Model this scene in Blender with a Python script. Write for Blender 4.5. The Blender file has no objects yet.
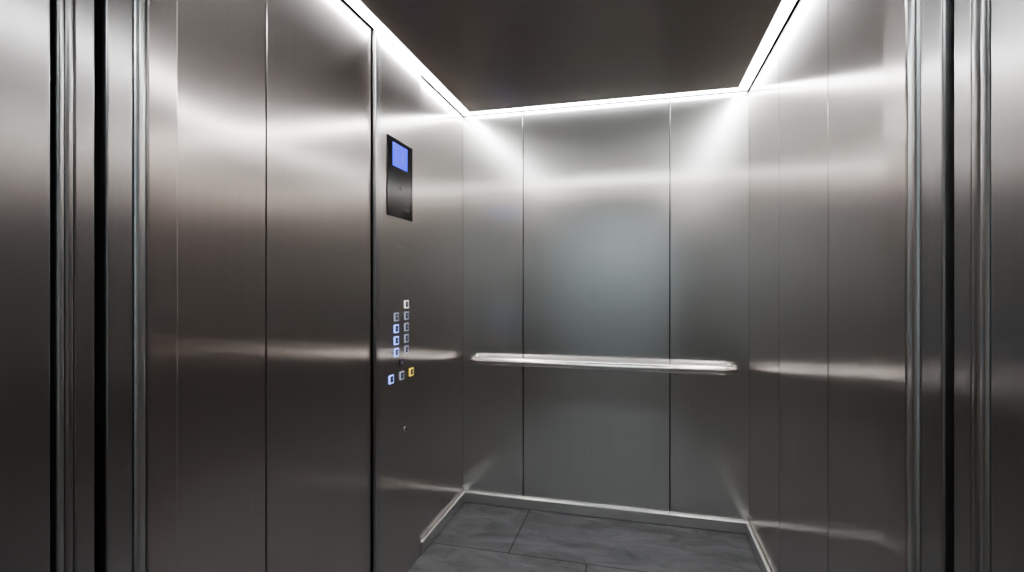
import bpy, bmesh, math
from mathutils import Vector

scene = bpy.context.scene
COL = scene.collection
try:
    scene.view_settings.view_transform = 'AgX'
    scene.view_settings.look = 'AgX - Medium High Contrast'
except Exception:
    pass

# ------------------------------------------------------------------ materials
def new_mat(name):
    m = bpy.data.materials.new(name); m.use_nodes = True
    nt = m.node_tree
    return m, nt, nt.nodes['Principled BSDF']

def brushed(name, col, rough=0.22, aniso=0.9, grain='V', var=0.05, haze=0.28, haze_rough=0.42):
    """brushed stainless: sharp anisotropic lobe + wide haze lobe; grain V = vertical scratches, H = along X"""
    m, nt, b = new_mat(name)
    N, L = nt.nodes, nt.links
    b2 = N.new('ShaderNodeBsdfPrincipled')
    out = [n for n in N if n.type == 'OUTPUT_MATERIAL'][0]
    ms = N.new('ShaderNodeMixShader'); ms.inputs[0].default_value = haze
    L.new(b.outputs[0], ms.inputs[1]); L.new(b2.outputs[0], ms.inputs[2]); L.new(ms.outputs[0], out.inputs['Surface'])
    geo = N.new('ShaderNodeNewGeometry')
    cr = N.new('ShaderNodeVectorMath'); cr.operation = 'CROSS_PRODUCT'
    L.new(geo.outputs['Normal'], cr.inputs[0])
    cr.inputs[1].default_value = (0, 0, 1) if grain == 'V' else (1, 0, 0)
    tc = N.new('ShaderNodeTexCoord')
    mp = N.new('ShaderNodeMapping')
    mp.inputs['Scale'].default_value = (160, 160, 0.8) if grain == 'V' else (0.8, 160, 160)
    L.new(tc.outputs['Object'], mp.inputs['Vector'])
    nz = N.new('ShaderNodeTexNoise'); nz.inputs['Scale'].default_value = 1
    nz.inputs['Detail'].default_value = 4
    L.new(mp.outputs[0], nz.inputs['Vector'])
    mx = N.new('ShaderNodeMix'); mx.data_type = 'RGBA'
    mx.inputs[6].default_value = tuple(c * (1 - var) for c in col) + (1,)
    mx.inputs[7].default_value = tuple(min(1, c * (1 + var)) for c in col) + (1,)
    L.new(nz.outputs['Fac'], mx.inputs[0])
    for bb, r in ((b, rough), (b2, haze_rough)):
        bb.inputs['Metallic'].default_value = 1
        bb.inputs['Anisotropic'].default_value = aniso
        bb.inputs['Roughness'].default_value = r
        L.new(cr.outputs[0], bb.inputs['Tangent'])
        L.new(mx.outputs[2], bb.inputs['Base Color'])
    return m

def plain(name, col, rough=0.5, metal=0.0, spec=0.5, noise=0.0, nscale=20):
    m, nt, b = new_mat(name)
    b.inputs['Base Color'].default_value = tuple(col) + (1,)
    b.inputs['Roughness'].default_value = rough
    b.inputs['Metallic'].default_value = metal
    b.inputs['Specular IOR Level'].default_value = spec
    if noise:
        N, L = nt.nodes, nt.links
        tc = N.new('ShaderNodeTexCoord'); nz = N.new('ShaderNodeTexNoise')
        nz.inputs['Scale'].default_value = nscale; nz.inputs['Detail'].default_value = 5
        L.new(tc.outputs['Object'], nz.inputs['Vector'])
        mx = N.new('ShaderNodeMix'); mx.data_type = 'RGBA'
        mx.inputs[6].default_value = tuple(c * (1 - noise) for c in col) + (1,)
        mx.inputs[7].default_value = tuple(min(1, c * (1 + noise)) for c in col) + (1,)
        L.new(nz.outputs['Fac'], mx.inputs[0]); L.new(mx.outputs[2], b.inputs['Base Color'])
    return m

def emis(name, col, strength, base=(0.02, 0.02, 0.02)):
    m, nt, b = new_mat(name)
    b.inputs['Base Color'].default_value = tuple(base) + (1,)
    b.inputs['Emission Color'].default_value = tuple(col) + (1,)
    b.inputs['Emission Strength'].default_value = strength
    b.inputs['Roughness'].default_value = 0.3
    return m

M_side = brushed('brushed_steel_side', (0.67, 0.625, 0.595), 0.175, 0.88)
M_back = brushed('brushed_steel_back', (0.73, 0.73, 0.71), 0.18, 0.82)
M_jamb = brushed('brushed_steel_jamb', (0.58, 0.575, 0.57), 0.24, 0.85)
M_jambL = brushed('steel_door_edge', (0.76, 0.78, 0.79), 0.24, 0.6)
M_ceil = brushed('dark_steel_ceiling', (0.62, 0.565, 0.525), 0.14, 0.7, 'H', 0.02, 0.3, 0.36)
M_rail = plain('polished_steel_rail', (0.88, 0.84, 0.81), 0.22, 1.0)
M_trim = plain('skirting_steel', (0.76, 0.75, 0.73), 0.30, 1.0)
M_dark = plain('black_gap', (0.006, 0.006, 0.006), 0.9, 0, 0.1)
M_black = plain('black_glass', (0.01, 0.01, 0.012), 0.08)
M_led = emis('led_diffuser', (0.97, 0.985, 1.0), 25, (0.8, 0.8, 0.8))
M_lcd = emis('blue_lcd', (0.05, 0.08, 1.0), 1.5)
M_ringB = emis('button_halo_blue', (0.25, 0.35, 1.0), 2.4)
M_ringW = emis('button_halo_white', (0.95, 0.92, 0.85), 1.3)
M_ringD = emis('button_halo_dim', (0.70, 0.76, 1.0), 0.5)
M_legend = emis('button_legend', (0.6, 0.65, 0.9), 0.5)
M_ringY = emis('button_halo_yellow', (1.0, 0.70, 0.10), 1.3)
M_cap = plain('button_cap', (0.06, 0.06, 0.07), 0.3, 0.3)
M_mark = plain('engraving_grey', (0.22, 0.22, 0.22), 0.5)
M_paint = plain('lobby_plaster', (0.60, 0.67, 0.70), 0.8, noise=0.03)
M_warm = plain('lobby_warm_wall', (0.42, 0.34, 0.28), 0.7, noise=0.05)
M_lfloor = plain('lobby_stone', (0.16, 0.14, 0.13), 0.35, noise=0.2, nscale=6)
M_lceil = plain('lobby_ceiling_paint', (0.6, 0.6, 0.6), 0.9, noise=0.02)
M_lamp = emis('lobby_lamp', (0.90, 0.96, 1.0), 22, (0.8, 0.8, 0.8))

# slate tile floor
M_floor, nt, b = new_mat('slate_tiles')
N, L = nt.nodes, nt.links
tc = N.new('ShaderNodeTexCoord')
mp = N.new('ShaderNodeMapping'); mp.inputs['Location'].default_value = (0.237 + 2.4, -2.32 + 0.5*8, 0)
L.new(tc.outputs['Object'], mp.inputs['Vector'])
br = N.new('ShaderNodeTexBrick')
br.offset = 0.314; br.inputs['Scale'].default_value = 1
br.inputs['Brick Width'].default_value = 1.2; br.inputs['Row Height'].default_value = 0.5
br.inputs['Mortar Size'].default_value = 0.0035; br.inputs['Mortar Smooth'].default_value = 0.1
br.inputs['Color1'].default_value = (0.122, 0.124, 0.130, 1)
br.inputs['Color2'].default_value = (0.142, 0.144, 0.150, 1)
br.inputs['Mortar'].default_value = (0.026, 0.026, 0.027, 1)
L.new(mp.outputs[0], br.inputs['Vector'])
mp2 = N.new('ShaderNodeMapping'); mp2.inputs['Rotation'].default_value = (0, 0, 0.5); mp2.inputs['Scale'].default_value = (1.0, 2.2, 1)
L.new(tc.outputs['Object'], mp2.inputs['Vector'])
nz = N.new('ShaderNodeTexNoise'); nz.inputs['Scale'].default_value = 3.5; nz.inputs['Detail'].default_value = 11
nz.inputs['Roughness'].default_value = 0.70
nz.inputs['Distortion'].default_value = 0.9
L.new(mp2.outputs[0], nz.inputs['Vector'])
rr = N.new('ShaderNodeMapRange'); rr.inputs['From Min'].default_value = 0.3; rr.inputs['From Max'].default_value = 0.7
rr.inputs['To Min'].default_value = 0.5; rr.inputs['To Max'].default_value = 1.55
L.new(nz.outputs['Fac'], rr.inputs['Value'])
ml = N.new('ShaderNodeVectorMath'); ml.operation = 'SCALE'
L.new(br.outputs['Color'], ml.inputs[0]); L.new(rr.outputs[0], ml.inputs['Scale'])
L.new(ml.outputs[0], b.inputs['Base Color'])
b.inputs['Roughness'].default_value = 0.5
bp = N.new('ShaderNodeBump'); bp.inputs['Strength'].default_value = 0.7; bp.inputs['Distance'].default_value = 0.018
L.new(nz.outputs['Fac'], bp.inputs['Height']); L.new(bp.outputs[0], b.inputs['Normal'])

# ------------------------------------------------------------------ geometry helpers
def mesh_obj(name, bm, mats, parent=None, smooth=False):
    me = bpy.data.meshes.new(name); bm.to_mesh(me); bm.free()
    for m in (mats if isinstance(mats, (list, tuple)) else [mats]): me.materials.append(m)
    o = bpy.data.objects.new(name, me); COL.objects.link(o)
    if smooth:
        for p in me.polygons: p.use_smooth = True
    if parent: o.parent = parent
    return o

def add_box(bm, x0, x1, y0, y1, z0, z1, bevel=0.0, seg=2, mi=0, zbevel=False):
    vs = [bm.verts.new(p) for p in [(x0,y0,z0),(x1,y0,z0),(x1,y1,z0),(x0,y1,z0),(x0,y0,z1),(x1,y0,z1),(x1,y1,z1),(x0,y1,z1)]]
    fs = [bm.faces.new([vs[i] for i in f]) for f in [(0,3,2,1),(4,5,6,7),(0,1,5,4),(1,2,6,5),(2,3,7,6),(3,0,4,7)]]
    for f in fs: f.material_index = mi
    if bevel:
        es = set()
        for f in fs:
            for e in f.edges:
                d = (e.verts[0].co - e.verts[1].co)
                if not zbevel or abs(d.z) > 1e-6: es.add(e)
        r = bmesh.ops.bevel(bm, geom=list(es), offset=bevel, segments=seg, affect='EDGES', profile=0.5)
        for f in r['faces']: f.material_index = mi

def box(name, x0, x1, y0, y1, z0, z1, mat, bevel=0.0, seg=2, parent=None, zbevel=False):
    bm = bmesh.new(); add_box(bm, x0, x1, y0, y1, z0, z1, bevel, seg, 0, zbevel)
    return mesh_obj(name, bm, mat, parent)

def empty(name, loc=(0,0,0)):
    e = bpy.data.objects.new(name, None); COL.objects.link(e); return e

XL, XR, YB, YF = -1.028, 0.553, 2.82, 0.78
DZ = 0.04
ZC = 2.27 + DZ
CAMZ = 1.25 + DZ
G = 0.0025   # half seam gap

# ---- car walls: panels + dark backing in one mesh
def wall_side(name, xin, sgn, cuts, mat):
    bm = bmesh.new()
    x1 = xin; x0 = xin + sgn * 0.02
    a, bb = min(x0, x1), max(x0, x1)
    for i in range(len(cuts) - 1):
        add_box(bm, a, bb, cuts[i] + (G if i else 0), cuts[i+1] - (G if i < len(cuts) - 2 else 0), 0, 2.44, 0.001, 1, 0, True)
    xb0, xb1 = xin + sgn * 0.02, xin + sgn * 0.035
    add_box(bm, min(xb0, xb1), max(xb0, xb1), cuts[0], cuts[-1], 0, 2.44, 0, 1, 1)
    return mesh_obj(name, bm, [mat, M_dark])
wall_side('wall_left', XL, -1, [YF, 1.195, 1.802, 2.205, YB], M_side)
wall_side('wall_right', XR, 1, [YF, 1.150, 1.697, 2.243, YB], M_side)
bm = bmesh.new()
cx = [XL, -0.657, 0.159, XR]
for i in range(3):
    add_box(bm, cx[i] + (G if i else 0), cx[i+1] - (G if i < 2 else 0), YB, YB + 0.02, 0, 2.44, 0.001, 1, 0, True)
add_box(bm, XL - 0.035, XR + 0.035, YB + 0.02, YB + 0.035, 0, 2.44, 0, 1, 1)
mesh_obj('wall_back', bm, [M_back, M_dark])

# front returns and transom
XOL, XOR = -0.875, 0.320
YR = 0.718
bm = bmesh.new()
add_box(bm, XL - 0.035, XOL, YR, YF, 0, 2.44, 0.003, 2, 0, True)
add_box(bm, XOR, XR + 0.035, YR, YF, 0, 2.44, 0.003, 2, 0, True)
add_box(bm, XOL, XOR, YR, YF, 2.12, 2.44)
mesh_obj('wall_front', bm, M_side)

# floor & ceiling
box('floor', XL - 0.035, XR + 0.035, 0.66, YB + 0.035, -0.05, 0.0, M_floor)
SW = 0.066
bm = bmesh.new()
add_box(bm, XL + SW, XR - SW, YF + SW, YB - SW, ZC - 0.004, ZC + 0.03, 0.002, 2)
add_box(bm, XL - 0.035, XR + 0.035, YR, YB + 0.035, 2.44, 2.47)
mesh_obj('ceiling', bm, M_ceil)
# perimeter LED light
led = empty('ceiling_perimeter_light')
bm = bmesh.new()
z0, z1 = ZC + 0.0, ZC + 0.02
O, I = 0.012, 0.006
add_box(bm, XL + O, XL + SW - I, YF + O, YB - O, z0, z1)
add_box(bm, XR - SW + I, XR - O, YF + O, YB - O, z0, z1)
add_box(bm, XL + SW - I, XR - SW + I, YB - SW + I, YB - O, z0, z1)
add_box(bm, XL + SW - I, XR - SW + I, YF + O, YF + SW - I, z0, z1)
mesh_obj('diffuser', bm, M_led, led)
bm = bmesh.new()
t = 0.006
for (x0, x1, y0, y1) in [(XL+SW-t, XL+SW, YF+SW-t, YB-SW+t), (XR-SW, XR-SW+t, YF+SW-t, YB-SW+t),
                         (XL+SW, XR-SW, YB-SW, YB-SW+t), (XL+SW, XR-SW, YF+SW-t, YF+SW),
                         (XL, XL+O-0.001, YF, YB), (XR-O+0.001, XR, YF, YB),
                         (XL+O, XR-O, YB-O+0.001, YB), (XL+O, XR-O, YF, YF+O-0.001)]:
    add_box(bm, x0, x1, y0, y1, ZC - 0.002, ZC + 0.02)
mesh_obj('frame', bm, M_jambL, led)

# skirtings
def skirt(name, x0, x1, y0, y1):
    bm = bmesh.new(); add_box(bm, x0, x1, y0, y1, 0, 0.062, 0.006, 3)
    mesh_obj(name, bm, M_trim)
skirt('baseboard_back', XL + 0.0, XR - 0.0, YB - 0.02, YB)
skirt('baseboard_left', XL, XL + 0.02, 2.206, YB - 0.02)
skirt('baseboard_left.001', XL, XL + 0.02, YF, 1.76)
skirt('baseboard_right', XR - 0.02, XR, YF, YB - 0.02)

# handrail on the back wall
def tube(name, pts, r, mat, parent):
    cu = bpy.data.curves.new(name, 'CURVE'); cu.dimensions = '3D'; cu.bevel_depth = r; cu.bevel_resolution = 10
    cu.use_fill_caps = True
    s = cu.splines.new('POLY'); s.points.add(len(pts) - 1)
    for p, q in zip(s.points, pts): p.co = (*q, 1)
    tmp = bpy.data.objects.new(name + '_c', cu); COL.objects.link(tmp)
    dg = bpy.context.evaluated_depsgraph_get()
    me = bpy.data.meshes.new_from_object(tmp.evaluated_get(dg)); bpy.data.objects.remove(tmp)
    me.name = name; me.materials.clear(); me.materials.append(mat)
    for p in me.polygons: p.use_smooth = True
    o = bpy.data.objects.new(name, me); COL.objects.link(o); o.parent = parent
    return o
rail = empty('handrail')
RX0, RX1, RY, RZ, RB = -0.950, 0.474, YB - 0.080, 0.816 + DZ, 0.055
pts = [(RX0, YB, RZ), (RX0, RY + RB, RZ)]
for i in range(1, 13):
    a = math.pi / 2 * i / 12
    pts.append((RX0 + RB * (1 - math.cos(a)), RY + RB - RB * math.sin(a), RZ))
for i in range(0, 13):
    a = math.pi / 2 * i / 12
    pts.append((RX1 - RB + RB * math.sin(a), RY + RB * (1 - math.cos(a)), RZ))
pts.append((RX1, YB, RZ))
tube('rail_tube', pts, 0.025, M_rail, rail)
def disc(name, c, r, depth, axis, mat, parent, seg=32):
    bm = bmesh.new()
    bmesh.ops.create_cone(bm, cap_ends=True, segments=seg, radius1=r, radius2=r, depth=depth)
    o = mesh_obj(name, bm, mat, parent)
    if axis == 'Y': o.rotation_euler = (math.pi/2, 0, 0)
    if axis == 'X': o.rotation_euler = (0, math.pi/2, 0)
    o.location = c
    return o
for i, x in enumerate((RX0, RX1)):
    disc(f'flange_{i+1}', (x, YB - 0.003, RZ), 0.034, 0.006, 'Y', M_rail, rail)

# ---- car operating panel
cop = empty('elevator_control_panel')
CX = XL + 0.012
DY = -0.022
ZT = ZC - 0.004
box('faceplate', XL - 0.0, CX, 1.812, 2.200, 0.0, ZT, M_side, 0.0015, 2, cop, True)
box('edge_strip', XL, CX + 0.006, 1.772, 1.804, 0.0, ZT, M_jamb, 0.004, 3, cop, True)
box('edge_gap', XL, XL + 0.002, 1.762, 1.812, 0.0, ZT, M_dark, 0, 2, cop, True)
box('display_glass', CX, CX + 0.004, 1.888+DY, 2.124+DY, 1.546+DZ, 1.882+DZ, M_black, 0.001, 1, cop)
box('display_screen', CX + 0.004, CX + 0.005, 1.932+DY, 2.070+DY, 1.762+DZ, 1.862+DZ, M_lcd, 0, 1, cop)
def text(name, s, y, z, size, x, mat, parent):
    cu = bpy.data.curves.new(name, 'FONT'); cu.body = s; cu.size = size
    cu.align_x = 'CENTER'; cu.align_y = 'CENTER'; cu.extrude = 0.0003
    tmp = bpy.data.objects.new(name + '_c', cu); COL.objects.link(tmp)
    dg = bpy.context.evaluated_depsgraph_get()
    me = bpy.data.meshes.new_from_object(tmp.evaluated_get(dg)); bpy.data.objects.remove(tmp)
    me.materials.clear(); me.materials.append(mat)
    o = bpy.data.objects.new(name, me); COL.objects.link(o)
    o.rotation_euler = (math.pi/2, 0, math.pi/2); o.location = (x, y, z); o.parent = parent
    return o
text('floor_number', '1', 2.025+DY, 1.812+DZ, 0.06, CX + 0.0055, M_legend, cop)
text('display_label', '1000 kg', 2.06+DY, 1.61+DZ, 0.018, CX + 0.0045, M_mark, cop)
text('display_label_2', '13 pers', 2.06+DY, 1.585+DZ, 0.018, CX + 0.0045, M_mark, cop)
disc('speaker_dot', (CX + 0.0045, 2.00+DY, 1.68+DZ), 0.010, 0.001, 'X', M_mark, cop)
text('engraving', 'SERVICE', 2.01+DY, 1.42+DZ, 0.018, CX + 0.0005, M_mark, cop)

def button(i, y, z, ring, lab):
    y += DY; z += DZ
    s = 0.0175; w = 0.0045
    bm = bmesh.new()
    x0, x1 = CX, CX + 0.004
    add_box(bm, x0, x1, y - s, y + s, z + s - w, z + s)
    add_box(bm, x0, x1, y - s, y + s, z - s, z - s + w)
    add_box(bm, x0, x1, y - s, y - s + w, z - s + w, z + s - w)
    add_box(bm, x0, x1, y + s - w, y + s, z - s + w, z + s - w)
    mesh_obj(f'button_halo_{i}', bm, ring, cop)
    box(f'button_cap_{i}', CX, CX + 0.005, y - s + w, y + s - w, z - s + w, z + s - w, M_cap, 0.001, 1, cop)
    text(f'button_legend_{i}', lab, y, z, 0.018, CX + 0.0055, M_legend, cop)
    box(f'braille_{i}', CX, CX + 0.001, y - 0.034, y - 0.026, z - 0.004, z + 0.004, M_cap, 0, 1, cop)
rows = [1.168, 1.117, 1.066, 1.015, 0.964]
k = 1
for j, z in enumerate(rows):
    button(k, 2.067, z, M_ringW if j == 0 else M_ringD, str(9 - 2*j)); k += 1
    if j: button(k, 1.971, z, M_ringB if j > 1 else M_ringD, str(8 - 2*(j-1))); k += 1
button(k, 2.018, 0.912, M_cap, '0'); k += 1
button(k, 1.926, 0.856, M_ringB, '<'); k += 1
button(k, 2.022, 0.856, M_ringD, '>'); k += 1
button(k, 2.116, 0.856, M_ringY, '!'); k += 1
disc('key_switch', (CX + 0.001, 2.057+DY, 0.61+DZ), 0.013, 0.006, 'X', M_jambL, cop)
disc('key_slot', (CX + 0.0045, 2.057+DY, 0.61+DZ), 0.006, 0.001, 'X', M_dark, cop)

# ---- door frame sections (landing jamb, landing door, car door) both sides
HD = 2.12
def side_frame(s, X):
    def bx(name, d0, d1, y0, y1, mat, bev, par, z1=HD):
        xa, xb = X + s * d0, X + s * d1
        return box(name, min(xa, xb), max(xa, xb), y0, y1, 0.0, z1, mat, bev, 5, par, True)
    jam = empty('door_frame')
    bx('jamb_face', -0.003, 0.25, 0.36, 0.561, M_jamb, 0.003, jam)
    bx('gap_shade', 0.02, 0.25, 0.561, 0.572, M_dark, 0, jam)  # black block standing in for the shade inside the open gap
    d = empty('landing_door')
    bx('door_edge', 0.0, 0.50, 0.572, 0.583, M_jambL, 0.005, d)
    bx('door_edge_2', 0.0, 0.50, 0.584, 0.596, M_jamb, 0.005, d)
    bx('door_leaf', 0.003, 0.50, 0.598, 0.629, M_jamb, 0.003, d)
    c = empty('car_door')
    bx('door_leaf', 0.003, 0.50, 0.648, 0.693, M_jamb, 0.003, c)
    bx('front_edge', -0.002, 0.10, 0.695, 0.716, M_jambL, 0.008, c)
    bx('gap_back', 0.10, 0.14, 0.629, 0.648, M_dark, 0, c)
side_frame(-1, XOL); side_frame(1, XOR)
box('trim_1', XOL - 0.25, XOR + 0.25, 0.36, 0.70, HD, HD + 0.3, M_jamb)
box('trim_2', XOL, XOR, 0.52, 0.66, -0.03, 0.0, M_rail)

# ---- lobby behind the camera
LX0, LX1, LY, LZ = -2.6, 2.4, -3.0, 2.75
bm = bmesh.new()
add_box(bm, LX0, XOL - 0.25, 0.36, 0.51, 0, LZ)
add_box(bm, XOR + 0.25, LX1, 0.36, 0.51, 0, LZ)
add_box(bm, XOL - 0.25, XOR + 0.25, 0.36, 0.51, HD + 0.3, LZ)
mesh_obj('wall_landing', bm, M_warm)
box('wall_lobby_back', LX0, LX1, LY - 0.1, LY, 0, LZ, M_paint)
box('wall_lobby_left', LX0 - 0.1, LX0, LY - 0.1, 0.51, 0, LZ, M_warm)
box('wall_lobby_right', LX1, LX1 + 0.1, LY - 0.1, 0.51, 0, LZ, M_warm)
box('floor_lobby', LX0 - 0.1, LX1 + 0.1, LY - 0.1, 0.52, -0.05, 0.0, M_lfloor)
box('ceiling_lobby', LX0 - 0.1, LX1 + 0.1, LY - 0.1, 0.51, LZ, LZ + 0.1, M_lceil)
lp = empty('lobby_ceiling_lamp')
box('lamp_frame', -0.72, 0.22, -2.22, -1.58, LZ - 0.03, LZ, M_rail, 0.004, 2, lp)
box('lamp_diffuser', -0.70, 0.20, -2.20, -1.60, LZ - 0.034, LZ - 0.03, M_lamp, 0, 2, lp)

# ------------------------------------------------------------------ world, camera
w = bpy.data.worlds.new('World'); scene.world = w; w.use_nodes = True
w.node_tree.nodes['Background'].inputs['Color'].default_value = (0.02, 0.02, 0.022, 1)

cam = bpy.data.cameras.new('Camera'); co = bpy.data.objects.new('Camera', cam); COL.objects.link(co)
cam.sensor_width = 36; cam.lens = 36 * 497 / 1024; cam.clip_start = 0.02
co.location = (0, 0, CAMZ)
co.rotation_euler = (math.pi / 2, 0, math.radians(14.4))
scene.camera = co
